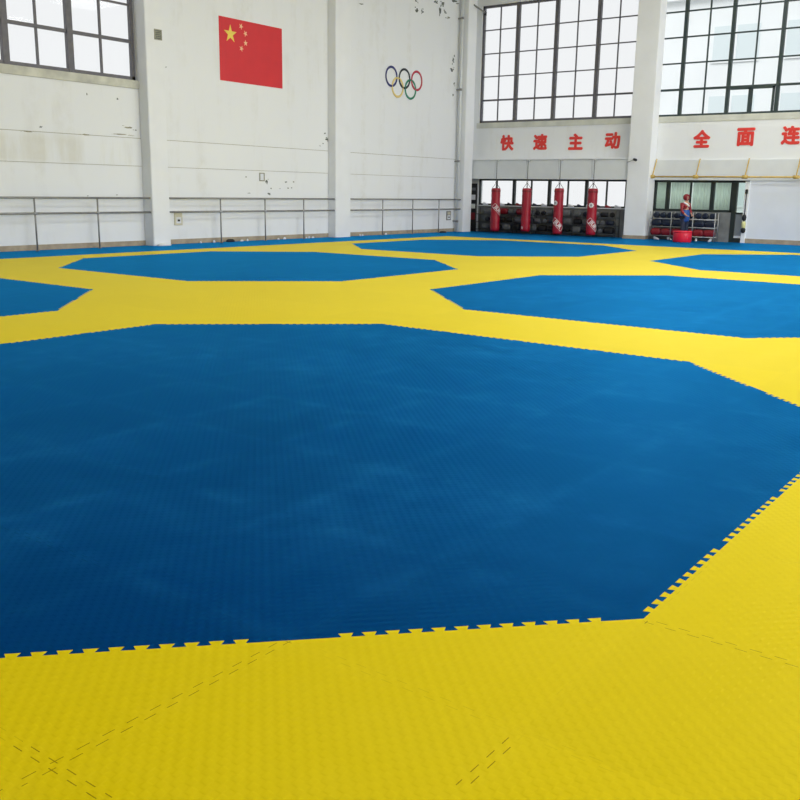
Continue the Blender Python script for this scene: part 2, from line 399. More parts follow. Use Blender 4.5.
# sill band under the upper windows
bm = bmesh.new(); box(bm, UB-.02, UB, 14.92, 22.2, 4.36, 4.58); box(bm, UB-.02, UB, 7.62, 14.05, 4.36, 4.58); trim(bm, mat('back_sill_paint', (.66,.67,.60), .8, var=.15, vscale=2))
# projecting grey fascia with panel joints over the lower bays
bm = bmesh.new()
js = [VL-.0, 20.9, 19.40, 17.93, 16.46, 14.92]
for a, b in zip(js[1:], js[:-1]):
    xf = UB-.5 if b < 22 else UB-.5
    box(bm, xf, UB, a+.012, b-.012, 2.24, 3.02)
box(bm, UB-.48, UB, 14.92, VL, 2.24, 3.0)
trim(bm, M['panel'])
bm = bmesh.new(); box(bm, UB-.55, UB, 14.92, VL, 3.02, 3.06); trim(bm, M['wall'])
bm = bmesh.new(); box(bm, UB-.06, UB, 7.62, 14.05, 2.24, 2.98); trim(bm, M['panel'])
bm = bmesh.new(); box(bm, UB-.03, UB, 7.62, 10.42, .16, 2.24); trim(bm, M['partition'])
# low wall under the lower windows
bm = bmesh.new(); box(bm, X0+.05, X1, 15.18, 22.02, -.3, 1.10); box(bm, X0+.05, X1, 11.02, 14.05, -.3, 1.08); trim(bm, M['lowwall'])
bm = bmesh.new(); box(bm, X0-.02, X1, 15.18, 22.02, 1.10, 1.14); trim(bm, M['whitecloth'])
# other walls and ceiling
bm = bmesh.new(); box(bm, -10.3, UB+T, -14, VL+T, CZ, CZ+.3); tag(new_obj('ceiling', bm, M['ceil']), kind='structure')
bm = bmesh.new(); box(bm, -10, UB+T, -14.3, -14, -.3, 3.5); box(bm, -10, UB+T, -14.3, -14, 9.3, CZ)
for a in range(6): box(bm, -10+a*8.4, -9.2+a*8.4, -14.3, -14, 3.5, 9.3)
tag(new_obj('wall_right', bm, M['wall']), kind='structure')
bm = bmesh.new(); box(bm, -10.3, -10, -14.3, VL+T, -.3, CZ); tag(new_obj('wall_front', bm, M['wall']), kind='structure')
# baseboards (bare tan strips at the foot)
bm = bmesh.new()
for a, b in ((-9.9,17.72),(18.35,25.9),(26.75,34.2)): box(bm, a, b, VL-.02, VL, -.03, .14)
tag(new_obj('baseboard_left', bm, M['base']), kind='structure')
bm = bmesh.new(); box(bm, UB-.05, UB, 7.62, 10.42, -.03, .16); tag(new_obj('baseboard_back', bm, M['base']), kind='structure')

# ------------------------------------------------------------------ windows
def window(n, plane, pos, lo, hi, z0, z1, thick, thin, hs, wthick, wthin, frame, glass, bars=()):
    """plane 'y': in the left wall, runs along x.  plane 'x': in the back wall, runs along y"""
    root = empty('window_%d' % n, (0,0,0)); tag(root, kind='structure')
    bm = bmesh.new()
    def b(a0, a1, zz0, zz1, d0, d1):
        if plane == 'y': box(bm, a0, a1, pos+d0, pos+d1, zz0, zz1)
        else: box(bm, pos+d0, pos+d1, a0, a1, zz0, zz1)
    ft = wthick*.6
    b(lo, hi, z0, z0+ft, .06, .16); b(lo, hi, z1-ft, z1, .06, .16); b(lo, lo+ft, z0, z1, .06, .16); b(hi-ft, hi, z0, z1, .06, .16)
    for t in thick: b(t-wthick/2, t+wthick/2, z0+.002, z1-.002, .04, .17)
    for t in thin: b(t-wthin/2, t+wthin/2, z0+.003, z1-.003, .08, .14)
    for z, w in hs: b(lo+.002, hi-.002, z-w/2, z+w/2, .075, .145)
    for a0, a1, zz0, zz1 in bars: b(a0, a1, zz0, zz1, .05, .15)
    new_obj('window_frame', bm, frame, root)
    bm = bmesh.new(); b(lo+.01, hi-.01, z0+.01, z1-.01, .108, .112); new_obj('window_pane', bm, glass, root)
    return root
window(1, 'y', VL, 9.6, 17.68, 4.60, 9.3, [11.9, 13.76, 15.62], [10.8, 12.8, 14.66, 16.6], [(5.64,.09),(6.6,.05),(7.55,.05),(8.5,.05)], .17, .055, M['steelframe'], M['glass'])
window(2, 'x', UB, 15.05, 22.1, 4.58, 9.3, [20.40, 18.62, 16.78], [21.25, 19.50, 17.70, 15.94], [(5.51,.07),(6.47,.04),(7.39,.04),(8.33,.04)], .15, .04, M['steelframe'], M['glass'])
window(3, 'x', UB, 7.7, 14.3, 4.58, 9.3, [13.30, 11.55, 9.80, 8.05], [12.42, 10.68, 8.95], [(5.54,.08),(6.48,.05),(7.40,.05),(8.30,.05)], .125, .05, M['greenframe'], M['glass'],
       bars=[(9.9,9.97,4.65,5.5),(10.72,10.8,4.65,5.5),(9.9,11.45,5.44,5.5)])
window(4, 'x', UB, .4, 6.7, 4.58, 9.3, [2.0,3.6,5.2], [1.2,2.8,4.4,6.0], [(5.54,.08),(6.48,.05),(7.40,.05),(8.30,.05)], .15, .05, M['greenframe'], M['glass'])
window(5, 'x', UB, 15.18, 22.02, 1.14, 2.24, [20.28, 18.60, 16.92], [21.15, 19.45, 17.75, 16.04], [], .11, .06, M['blackframe'], M['glass'])
window(6, 'x', UB, 11.02, 14.05, 1.08, 2.24, [13.50, 11.78], [12.62], [], .14, .07, M['blackframe'], M['glass2'])
# glazed door at the end of the lower bay: full-height leaf beside a glazed side panel
d = empty('door_1', (0,0,0)); tag(d, kind='structure')
bm = bmesh.new()
box(bm, UB+.03, UB+.17, 10.86, 11.02, -.03, 2.24); box(bm, UB+.03, UB+.17, 10.42, 10.48, -.03, 2.24);
box(bm, UB+.03, UB+.17, 10.42, 10.86, 2.16, 2.24); box(bm, UB+.03, UB+.17, 10.42, 10.86, -.03, .16); box(bm, UB+.04, UB+.16, 10.42, 10.86, 1.04, 1.09)
new_obj('door_frame', bm, M['blackframe'], d)
bm = bmesh.new(); box(bm, UB+.09, UB+.11, 10.48, 10.86, .24, 1.04); new_obj('door_panel', bm, M['doorgrey'], d)
bm = bmesh.new(); box(bm, UB+.08, UB+.12, 10.48, 10.86, .16, .24); new_obj('kick_plate', bm, M['whitecloth'], d)
bm = bmesh.new(); box(bm, UB+.098, UB+.102, 10.48, 10.86, 1.09, 2.16); new_obj('door_glass', bm, M['glass2'], d)
bm = bmesh.new(); box(bm, UB-.1, UB-.02, 10.40, 10.55, -.0, 2.2); trim(bm, M['wall2'])

# curtains drawn behind the lower right panes
for (a, b, lb) in ((13.58,14.02,'narrow pale curtain behind the lower pane beside the square pillar'),(12.68,13.42,'pale curtain behind the lower pane at the back of the person'),
                   (11.86,12.56,'pale curtain behind the lower pane right of the person'),(11.05,11.70,'pale curtain behind the lower pane beside the glazed door')):
    c = empty('curtain', (UB+.24, (a+b)/2, 1.1)); tag(c, lb, 'curtain', 'curtains behind the lower right windows')
    bm = bmesh.new(); n = 40; w2 = (b-a)/2*1.04; vs = []
    for i in range(n+1):
        y = -w2+2*w2*i/n; x = .022*math.sin(i*1.1+a)+.008*math.sin(i*2.3)
        vs.append([bm.verts.new((x+dx, y, z)) for dx, z in ((0,0),(0,1.1),(.006,1.1),(.006,0))])
    for i in range(n):
        for j in range(4): f = bm.faces.new((vs[i][j], vs[i+1][j], vs[i+1][(j+1)%4], vs[i][(j+1)%4])); f.smooth = True
    bmesh.ops.recalc_face_normals(bm, faces=bm.faces); new_obj('cloth', bm, M['thin'], c)
    bm = bmesh.new(); tube(bm, (-.0,-w2,1.11), (0,w2,1.11), .012, 8); new_obj('curtain_rod', bm, M['rail'], c)

# outside: paving and a pale neighbouring building
bm = bmesh.new(); box(bm, -60, 120, -80, 120, -.5, -.32); tag(new_obj('ground', bm, M['ground']), kind='structure')
bl = empty('neighbouring_building', (50,2,0)); tag(bl, 'pale neighbouring building seen faintly through the right upper windows', 'building')
bm = bmesh.new(); box(bm, 0, 8, -22, 18.5, -.32, 11.5); new_obj('wall', bm, M['facade'], bl)
bm = bmesh.new(); box(bm, -.4, 8.2, -22.2, 18.7, 11.5, 11.9); new_obj('roof_edge', bm, M['facade'], bl)
for zz in (1.2, 5.0, 8.4):
    for k in range(9):
        y0 = 15.2-k*3.6
        bm = bmesh.new(); box(bm, -.04, 0.0, y0-2.3, y0, zz, zz+1.7); w = new_obj('window', bm, M['facadewin'], bl)
        bm = bmesh.new(); box(bm, -.09, -.04, y0-2.36, y0+.06, zz-.08, zz); box(bm, -.09, -.04, y0-1.2, y0-1.1, zz, zz+1.7); new_obj('window_frame', bm, M['facade'], w)
for k in range(2):
    bm = bmesh.new(); tube(bm, (-.3, 9.3+k*1.0, -.32), (-.3, 9.3+k*1.0, 8.3), .22); new_obj('column', bm, M['facade'], bl)

# ------------------------------------------------------------------ wall rails (barre pipes on posts)
def rail(x0, x1, posts, label):
    r = empty('wall_rail', ((x0+x1)/2, VL-.3, 0)); tag(r, label, 'handrail', 'pipe rails along the left wall')
    o = Vector(r.location)
    for z, nm in ((1.36,'top_rail'),(.96,'lower_rail')):
        bm = bmesh.new(); tube(bm, (x0-o.x, 0, z), (x1-o.x, 0, z), .028, 12); new_obj(nm, bm, M['rail'], r)
    for x in posts:
        bm = bmesh.new(); tube(bm, (x-o.x, 0, 0), (x-o.x, 0, 1.335), .022, 10)
        tube(bm, (x-o.x, 0, 0.0), (x-o.x, 0, .012), .05, 12); new_obj('post', bm, M['rail'], r)
        bm = bmesh.new(); tube(bm, (x-o.x-.05, 0, .96), (x-o.x+.05, 0, .96), .036, 12); new_obj('coupling', bm, M['silver'], r)
rail(9.6, 17.72, [10.2, 12.2, 14.02, 15.93], 'grey two-pipe rail under the window at the left edge')
rail(18.35, 25.9, [20.44, 22.40, 24.28], 'grey two-pipe rail below the red flag, between two pillars')
rail(26.75, 34.2, [28.75, 30.72, 32.58], 'grey two-pipe rail below the coloured rings, nearest the corner')

# ------------------------------------------------------------------ left wall fittings
def star_bm(bm, cx, cz, r, rot, y, t):
    pts = []
    for i in range(10):
        a = rot+PI/2+i*PI/5; q = r if i % 2 == 0 else r*.382
        pts.append((cx+q*math.cos(a), cz+q*math.sin(a)))
    a = [bm.verts.new((p[0], y, p[1])) for p in pts]; b = [bm.verts.new((p[0], y+t, p[1])) for p in pts]
    ca = bm.verts.new((cx, y, cz))
    for i in range(10):
        j = (i+1) % 10; bm.faces.new((a[i], a[j], ca)); bm.faces.new((a[j], a[i], b[i], b[j]))
FU, FZ, FW, FH = 20.84, 4.93, 2.76, 1.87
fl = empty('wall_flag', (FU+FW/2, VL, FZ)); tag(fl, 'red rectangular flag with five yellow stars on the white left wall', 'flag')
bm = bmesh.new(); box(bm, -FW/2, FW/2, -.012, 0, 0, FH); new_obj('flag_field', bm, M['flag'], fl)
g = FW/30
bm = bmesh.new(); star_bm(bm, -FW/2+5*g, FH-5*FH/20, 3*g, 0, -.02, .008); new_obj('large_star', bm, M['star'], fl)
for (sx, sy) in ((10,2),(12,4),(12,7),(10,9)):
    bm = bmesh.new(); ang = math.atan2(sy-5, 5-sx)
    star_bm(bm, -FW/2+sx*g, FH-sy*FH/20, 1.05*g, ang-PI/2, -.02, .008); new_obj('small_star', bm, M['star2'], fl)
rg = empty('ring_emblem', (30.4, VL, 5.2)); tag(rg, 'emblem of five interlocking coloured rings painted on the left wall', 'emblem')
for nm, x, z, m, lb in (('ring',29.585,5.925,'rblue','dark blue ring'),('ring',30.425,5.925,'rblack','black ring'),('ring',31.24,5.925,'rred','red ring'),('ring',29.99,5.565,'ryellow','yellow ring'),('ring',30.83,5.565,'rgreen','green ring')):
    bm = bmesh.new()
    torus(bm, Matrix.Translation((x-30.4, -.012, z-5.2)) @ Matrix.Rotation(PI/2, 4, 'X'), .345, .043, zs=.12)
    o = new_obj(nm, bm, M[m], rg); o['label'] = lb
# sockets and plates
def plate(name, x, z, w, h, label, cat, m, hole=True):
    r = empty(name, (x, VL, z)); tag(r, label, cat)
    bm = bmesh.new(); box(bm, -w/2, w/2, -.03, 0, -h/2, h/2); bevel(bm, .006); new_obj('cover', bm, m, r)
    if hole:
        bm = bmesh.new(); box(bm, -w*.33, w*.33, -.036, -.03, -h*.38, h*.05); new_obj('socket_face', bm, M['whitecloth'], r)
        bm = bmesh.new(); box(bm, -w*.15, w*.15, -.041, -.036, -h*.24, -h*.1); new_obj('socket_slot', bm, M['socket'], r)
        bm = bmesh.new(); box(bm, -w*.33, w*.33, -.036, -.03, h*.12, h*.40); new_obj('breaker_window', bm, M['cream'], r)
plate('wall_socket', 18.98, .77, .30, .42, 'cream power socket box low on the wall right of the first pillar', 'socket', M['cream'])
plate('wall_socket', 33.75, .68, .34, .38, 'dark socket box under the rail near the corner pillar', 'socket', M['rail'])
r = empty('wall_plate', (22.58, VL, 2.055)); tag(r, 'small worn square plate on the wall below the flag', 'plate')
bm = bmesh.new()
for k in (-.1, .1): box(bm, k-.02, k+.02, -.012, 0, -.13, .13); box(bm, -.12, .12, -.012, 0, k*1.2-.015, k*1.2+.015)
new_obj('plate_frame', bm, M['grime'], r)
bm = bmesh.new(); box(bm, -.12, .12, -.006, 0, -.13, .13); new_obj('plate_back', bm, M['whitecloth'], r)
r = empty('wall_vent', (18.16, VL-.40, 5.86)); tag(r, 'small dark vent plate high on the first pillar beside the window', 'vent')
bm = bmesh.new(); box(bm, -.13, .13, -.02, 0, -.14, .14); new_obj('vent_plate', bm, M['grime'], r)
bm = bmesh.new()
for k in range(5): box(bm, -.1, .1, -.03, -.02, -.115+k*.05, -.09+k*.05)
new_obj('vent_slats', bm, M['peel'], r)
# drain pipe in front of the corner pillar
r = empty('drain_pipe', (34.10, VL-.22, 0)); tag(r, 'grey vertical drain pipe beside the corner pillar', 'pipe')
bm = bmesh.new(); tube(bm, (0,0,0), (0,0,10.8), .05, 14); new_obj('pipe', bm, M['panel'], r)
for z in (.4, 2.9, 5.8, 8.6):
    bm = bmesh.new(); tube(bm, (0,0,z), (0,0,z+.09), .062, 14); box(bm, -.02, .02, .05, .218, z+.02, z+.07); new_obj('pipe_clip', bm, M['rail'], r)
# ceiling-level conduit arm at the corner
r = empty('conduit_arm', (34.55, VL-.47, 8.95)); tag(r, 'thin grey conduit arm jutting from the top of the corner pillar', 'bracket')
bm = bmesh.new(); tube(bm, (0,.0,.25), (.75,-.10,.05), .035, 8); new_obj('arm', bm, M['rail'], r)
bm = bmesh.new(); tube(bm, (.75,-.10,.09), (.75,-.10,-.06), .05, 10); new_obj('end_cap', bm, M['chain'], r)
# a few scraps at the foot of the wall
def scrap(x, y, sx, sy, h, m, name, label, cat, grp=None):
    bm = bmesh.new(); n = 12; rr2 = random.Random(int(x*100))
    L0 = [(math.cos(2*PI*i/n)*sx*rr2.uniform(.8,1), math.sin(2*PI*i/n)*sy*rr2.uniform(.8,1)) for i in range(n)]
    rings(bm, [[(a*k, b*k, z) for a, b in L0] for k, z in ((.95,0),(1,h*.3),(.8,h*.8),(.35,h))])
    o = new_obj(name, bm, m); o.location = (x, y, 0); tag(o, label, cat, grp)
scrap(18.0, VL-.52, .30, .09, .07, M['whitecloth'], 'folded_cloth', 'white folded cloth at the foot of the first pillar', 'cloth')
scrap(20.95, VL-.16, .20, .06, .09, M['black'], 'dropped_glove', 'small black glove on floor below the flag by the rail post', 'glove')
scrap(32.75, VL-.42, .26, .10, .07, M['black'], 'dropped_glove', 'small black glove on floor at the rail post nearest the corner', 'glove')
for i, x in enumerate((19.75, 20.3, 21.5, 21.75, 23.2, 23.5, 24.6, 24.75, 24.95, 27.6, 27.75, 29.2)):
    scrap(x, VL-.12, .035+.02*(i%3), .03, .05+.02*(i%2), M['whitecloth'], 'paper_scrap', 'tiny white paper scrap lying along the foot of the left wall', 'litter', 'paper scraps along the left wall')

# ------------------------------------------------------------------ writing
def text_mesh(s, size, offset, extr=.0):
    cu = bpy.data.curves.new('lettering', 'FONT'); cu.body = s; cu.size = size; cu.offset = offset; cu.align_x = 'CENTER'; cu.align_y = 'CENTER'
    cu.resolution_u = 4; cu.extrude = extr
    to = bpy.data.objects.new('lettering', cu); COL.objects.link(to)
    bpy.context.view_layer.update()
    dg = bpy.context.evaluated_depsgraph_get()
    me = bpy.data.meshes.new_from_object(to.evaluated_get(dg)); bpy.data.objects.remove(to); bpy.data.curves.remove(cu)
    return me
CH = [('快',20.66,3.74,'first red character of the wall slogan, above the leftmost punching bag'),
      ('速',19.08,3.745,'second red character of the wall slogan, from the left'),
      ('主',17.47,3.73,'third red character of the slogan, shaped like three bars on a stem'),
      ('动',15.88,3.745,'fourth red character of the slogan, just left of the square pillar'),
      ('全',12.33,3.74,'first red character right of the square pillar, with a roof-like top'),
      ('面',10.73,3.775,'boxy red grid-like character right of the square pillar'),
      ('连',9.17,3.80,'last red character of the slogan, cut by the right edge')]
for ch, v, z, lb in CH:
    me0 = text_mesh(ch, .66, 0, .006)
    xs = [q.co.x for q in me0.vertices]; ys = [q.co.y for q in me0.vertices]
    cx, cy = (min(xs)+max(xs))/2, (min(ys)+max(ys))/2
    sx = .585/(max(xs)-min(xs)); sy = .585/(max(ys)-min(ys))
    bm = bmesh.new()
    for k in range(9):                      # heavy strokes: the glyph thickened to every side
        n0 = len(bm.verts); bm.from_mesh(me0); bm.verts.ensure_lookup_table()
        ox, oy = (0, 0) if k == 8 else (.030*math.cos(k*PI/4), .030*math.sin(k*PI/4))
        for q in bm.verts[n0:]: q.co = Vector((-.008-q.co.z-.0008*k, -((q.co.x-cx)*sx+ox), (q.co.y-cy)*sy+oy))
    me = bpy.data.meshes.new('wall_character'); bm.to_mesh(me); bm.free()
    o = bpy.data.objects.new('wall_character', me); COL.objects.link(o); me.materials.clear(); me.materials.append(M['char'])
    o.location = (UB, v, z); tag(o, lb, 'lettering', 'red slogan characters on the back wall')

# ------------------------------------------------------------------ punching bags
def wrap(me, r, ang0, z0, rot):
    """lay a flat lettering mesh round a cylinder of radius r"""
    bm = bmesh.new(); bm.from_mesh(me)
    bmesh.ops.triangulate(bm, faces=bm.faces)
    bmesh.ops.subdivide_edges(bm, edges=[e for e in bm.edges if e.calc_length() > .05], cuts=2)
    c, s = math.cos(rot), math.sin(rot)
    for q in bm.verts:
        x, y, h = q.co; a, b = c*x-s*y, s*x+c*y
        t = ang0+a/r
        q.co = Vector(((r+.004+h)*math.cos(t), (r+.004+h)*math.sin(t), z0+b))
    return bm
CAMD = math.atan2(-19, -34.8)       # from the bags towards the middle of the hall
bags = [(20.69, .07, 1.86, 'first red punching bag from the left, with a slanted white print at its middle'),
        (19.21, .11, 1.87, 'second red punching bag from the left, nearly plain with small white mark at the bottom'),
        (17.73, .06, 1.885, 'third red punching bag, with partly turned white badge and slanted white print'),
        (16.25, .08, 1.89, 'fourth red punching bag, next to the square pillar, full round white badge')]
for i, (v, z0, z1, lb) in enumerate(bags):
    b = empty('punching_bag', (UB-.72, v, 0)); tag(b, lb, 'punching bag', 'red punching bags hanging in a row')
    r = .19; hh = z1-z0; rr3 = random.Random(i)
    bm = bmesh.new(); prof = [(.05,z0),(r*.9,z0+.005),(r,z0+.05)]
    for k in range(1, 18): prof.append((r*(1+.02*math.sin(k*1.7+i)+.015*math.sin(k*3.1)+(.03 if k < 6 else 0)), z0+.05+(hh-.1)*k/18))
    prof += [(r, z1-.05),(r*.9, z1-.006),(.05,z1)]
    lathe(bm, prof, n=32); new_obj('bag_body', bm, M['red'], b)
    bm = bmesh.new(); lathe(bm, [(r*1.03,z1-.16),(r*1.04,z1-.15),(r*1.04,z1-.09),(r*1.03,z1-.08)], n=32); new_obj('top_band', bm, M['reddark'], b)
    for k in range(4):
        a = k*PI/2+.6
        bm = bmesh.new(); tube(bm, (r*.9*math.cos(a), r*.9*math.sin(a), z1-.02), (0,0,z1+.22), .010, 6); new_obj('strap', bm, M['chain'], b)
    bm = bmesh.new(); torus(bm, Matrix.Translation((0,0,z1+.24)) @ Matrix.Rotation(PI/2,4,'Y'), .035, .010, 16, 6); new_obj('hook_ring', bm, M['chain'], b)
    bm = bmesh.new(); tube(bm, (0,0,z1+.27), (0,0,2.99), .014, 6); new_obj('rope', bm, M['rope'], b)
    bm = bmesh.new(); tube(bm, (0,0,2.99), (.22,0,2.99), .018, 8); new_obj('hanger_arm', bm, M['panel'], b)
    def put(me_or_bm, nm, m):
        new_obj(nm, me_or_bm, m, b)
    def letters(txt, size, ang, zc, rot, outline=True):
        bmx = wrap(text_mesh(txt, size, .006, .0015), r*1.035, CAMD+ang, zc, rot); put(bmx, 'white_print', M['white'])
        if outline:
            w, h = size*.60*len(txt)*.5+.03, size*.5; bmx = bmesh.new(); c, s = math.cos(rot), math.sin(rot)
            for (a0,b0,a1,b1) in ((-w,-h,w,-h),(-w,h,w,h),(-w,-h,-w,h),(w,-h,w,h)):
                n = 10; P = []
                for k in range(n+1):
                    x = a0+(a1-a0)*k/n; y = b0+(b1-b0)*k/n; A, B2 = c*x-s*y, s*x+c*y
                    t = CAMD+ang+A/(r*1.035); P.append(((r*1.035+.005)*math.cos(t), (r*1.035+.005)*math.sin(t), zc+B2))
                path_tube(bmx, P, .008, 5)
            put(bmx, 'print_border', M['white'])
    def badge(ang, zc):
        bmx = bmesh.new(); n = 32; cv = None; outer = []
        for ringk in range(5):
            cur = []
            for k in range(n):
                q = (.095+.012*math.cos(8*2*PI*k/n))*ringk/4; a = q*math.cos(2*PI*k/n); z = q*math.sin(2*PI*k/n)
                t = CAMD+ang+a/(r*1.035); cur.append(bmx.verts.new(((r*1.035+.006)*math.cos(t), (r*1.035+.006)*math.sin(t), zc+z)) if ringk else None)
            if ringk == 0: cv = bmx.verts.new(((r*1.035+.006)*math.cos(CAMD+ang), (r*1.035+.006)*math.sin(CAMD+ang), zc))
            elif ringk == 1:
                for k in range(n): bmx.faces.new((cv, cur[k], cur[(k+1)%n]))
            else:
                for k in range(n): bmx.faces.new((outer[k], cur[k], cur[(k+1)%n], outer[(k+1)%n]))
            outer = cur
        put(bmx, 'round_badge', M['white'])
        bmx = bmesh.new(); P = []
        for a, dz in ((-.045,.03),(.045,.03),(-.045,0),(.045,0),(-.045,-.03),(.045,-.03)):
            t = CAMD+ang+a/(r*1.035); P.append(((r*1.035+.009)*math.cos(t), (r*1.035+.009)*math.sin(t), zc+dz))
        path_tube(bmx, P, .006, 5)
        put(bmx, 'badge_lines', M['socket'])
    if i == 0: letters('JIUR', .19, .55, .98, -PI/4)
    if i == 1:
        letters('R', .13, -.75, .26, 0, False)
    if i == 2:
        badge(-.75, 1.30); letters('JIUR', .21, .0, .45, -PI/4)
    if i == 3:
        badge(-.25, 1.24); letters('JIUR', .21, .35, .48, -PI/4)

# ------------------------------------------------------------------ yellow pipe with braces over the right bay
pr = empty('yellow_pipe_rail', (UB-.36, 11.2, 2.36)); tag(pr, 'long horizontal yellow pipe on slanted braces right of the square pillar', 'pipe')
bm = bmesh.new(); tube(bm, (0, 3.05, 0), (0, -3.55, 0), .032, 10); new_obj('pipe', bm, M['yellowpipe'], pr)
for v in (14.0, 12.32, 10.52, 8.76):
    bm = bmesh.new(); tube(bm, (0, v-11.2, 0), (.34, v-11.2, .66), .022, 8); br = new_obj('brace', bm, M['yellowpipe'], pr)
    bm = bmesh.new(); tube(bm, (0, v-11.2+.09, 0), (0, v-11.2-.09, 0), .065, 12); new_obj('coupling', bm, M['yellowpipe'], br)

# small camera on an arm fixed to the pillar
r = empty('wall_camera', (UB-.6, 14.62, 2.99)); tag(r, 'small black camera on a thin arm on the square pillar', 'camera')
bm = bmesh.new(); tube(bm, (-.0, .34, -.1), (-.14, -.05, -.0), .012, 6); new_obj('arm', bm, M['rail'], r)
bm = bmesh.new(); tube(bm, (-.10, .02, 0.0), (-.30, -.14, -.03), .05, 10); new_obj('camera_body', bm, M['black'], r)

# hanging strap on the cream post by the door
r = empty('hanging_strap', (UB-.14, 10.47, 0)); tag(r, 'black strap with a yellow and black pad hanging by the door edge', 'strap')
bm = bmesh.new(); tube(bm, (.01,0,1.9), (-.0,0,.98), .016, 6); new_obj('strap', bm, M['black'], r)
bm = bmesh.new(); lathe(bm, [(.02,1.75),(.05,1.80),(.05,1.9),(.02,1.93)], n=12); new_obj('knot', bm, M['black'], r)
bm = bmesh.new(); lathe(bm, [(.02,.78),(.07,.84),(.085,.92),(.06,1.0),(.02,1.04)], n=14); new_obj('upper_pad', bm, M['black'], r)
bm = bmesh.new(); lathe(bm, [(.03,.52),(.07,.56),(.075,.72),(.04,.78)], n=14); new_obj('yellow_pad', bm, mat('pale_yellow_pad', (.72,.70,.32), .6), r)
bm = bmesh.new(); lathe(bm, [(.03,.36),(.08,.40),(.085,.50),(.03,.56)], n=14); new_obj('lower_pad', bm, M['black'], r)

# ------------------------------------------------------------------ racks with gear
def rack(cx, y0, y1, x0, x1, shelves, top, label, m, nposts):
    r = empty('equipment_rack', ((x0+x1)/2, (y0+y1)/2, 0)); tag(r, label, 'rack'); o = Vector(r.location)
    for z in shelves:
        bm = bmesh.new()
        for x in (x0, x1): tube(bm, (x-o.x, y0-o.y, z), (x-o.x, y1-o.y, z), .016, 6)
        n = int((y1-y0)/.12)
        for k in range(n+1): y = y0+(y1-y0)*k/n; box(bm, x0-o.x, x1-o.x, y-o.y-.004, y-o.y+.004, z-.006, z+.006)
        new_obj('shelf', bm, m, r)
    for k in range(nposts):
        y = y0+(y1-y0)*k/(nposts-1)
        for x in (x0, x1):
            bm = bmesh.new(); tube(bm, (x-o.x, y-o.y, 0), (x-o.x, y-o.y, top), .018, 8); new_obj('post', bm, m, r)
    return r
rack(0, 15.35, 21.85, UB-.42, UB-.06, (.12,.44,.76), 1.04, 'long low dark rack full of gear behind the punching bags', M['rack'], 8)
rack(0, 11.42, 13.92, UB-.46, UB-.10, (.16,.50,.80), 1.06, 'steel rack of padding behind the person and red drum', M['silver'], 4)

def helmet_mesh():
    bm = bmesh.new(); bmesh.ops.create_uvsphere(bm, u_segments=16, v_segments=10, radius=1)
    for q in bm.verts:
        q.co.x *= .13; q.co.y *= .115; q.co.z *= .125
        if q.co.z < -.03: q.co.z = -.03-(q.co.z+.03)*-.75
        if q.co.x < -.06 and abs(q.co.y) < .06 and q.co.z < .05: q.co.x += .05
    mn = min(q.co.z for q in bm.verts)
    for q in bm.verts: q.co.z -= mn
    for f in bm.faces: f.smooth = True
    return bm
def vest_mesh(w=.2, h=.27, d=.10):
    bm = bmesh.new(); box(bm, -d, d, -w, w, 0, h); bmesh.ops.subdivide_edges(bm, edges=list(bm.edges), cuts=4, use_grid_fill=True)
    for q in bm.verts:
        t = q.co.z/h; q.co.y *= .82+.25*math.sin(PI*min(1, t*1.1)); q.co.x *= .75+.35*math.sin(PI*t)
        if abs(q.co.y) > w*.4 and t > .8: q.co.z -= .04*h*4*(t-.8)
    for f in bm.faces: f.smooth = True
    return bm
def bag_mesh():
    bm = bmesh.new(); n = 14
    rings(bm, [[(math.cos(2*PI*i/n)*.12*s, y, .12+math.sin(2*PI*i/n)*.115*s) for i in range(n)] for y, s in ((-.17,.45),(-.165,.8),(-.14,1),(-.05,1.02),(.05,.98),(.14,1),(.165,.8),(.17,.45))])
    return bm
def shoe_mesh():
    bm = bmesh.new(); n = 12; secs = []
    for x, w, h in ((-.13,.02,.03),(-.12,.04,.05),(-.07,.048,.06),(0,.042,.09),(.06,.04,.115),(.11,.04,.12),(.13,.02,.09)):
        secs.append([(x, math.cos(2*PI*i/n)*w, max(0, h*.5+math.sin(2*PI*i/n)*h*.5)) for i in range(n)])
    rings(bm, secs); return bm
protos = {}
def mk(name, bm_f, m, key):
    if key not in protos:
        o = new_obj(name, bm_f(), m); protos[key] = o; return o
    o = protos[key].copy(); COL.objects.link(o); return o
rk = random.Random(11)
gear = [('headgear', helmet_mesh), ('chest_guard', vest_mesh), ('gear_bag', bag_mesh)]
cols = ['black','grey','grey','black','navy','reddark','grey','black']
LB = {'headgear':'padded headgear','chest_guard':'padded chest guard','gear_bag':'rolled gear bag'}
CN = {'black':'black','grey':'grey','navy':'navy','reddark':'dark red','whitecloth':'white','pad':'red'}
SN = {.12:'bottom shelf',.44:'middle shelf',.76:'top shelf'}
for z in (.12,.44,.76):
    y = 15.45
    while y < 21.4:
        nm, fn = gear[rk.randrange(3)]; hw = {'headgear':.135,'chest_guard':.235,'gear_bag':.19}[nm]; y += hw; c = cols[rk.randrange(len(cols))]
        o = mk(nm, fn, M[c], nm+c); o.location = (UB-.24, y, z+.017); o.rotation_euler = (0, 0, rk.uniform(-.15,.15))
        s = rk.uniform(.85, 1.0); o.scale = (s, s, s*.95)
        tag(o, '%s %s on the %s of the long rack behind the bags' % (CN[c], LB[nm], SN[z]), LB[nm].split()[-1] if nm != 'headgear' else 'headgear', 'gear on the long rack behind the punching bags')
        y += hw+.01
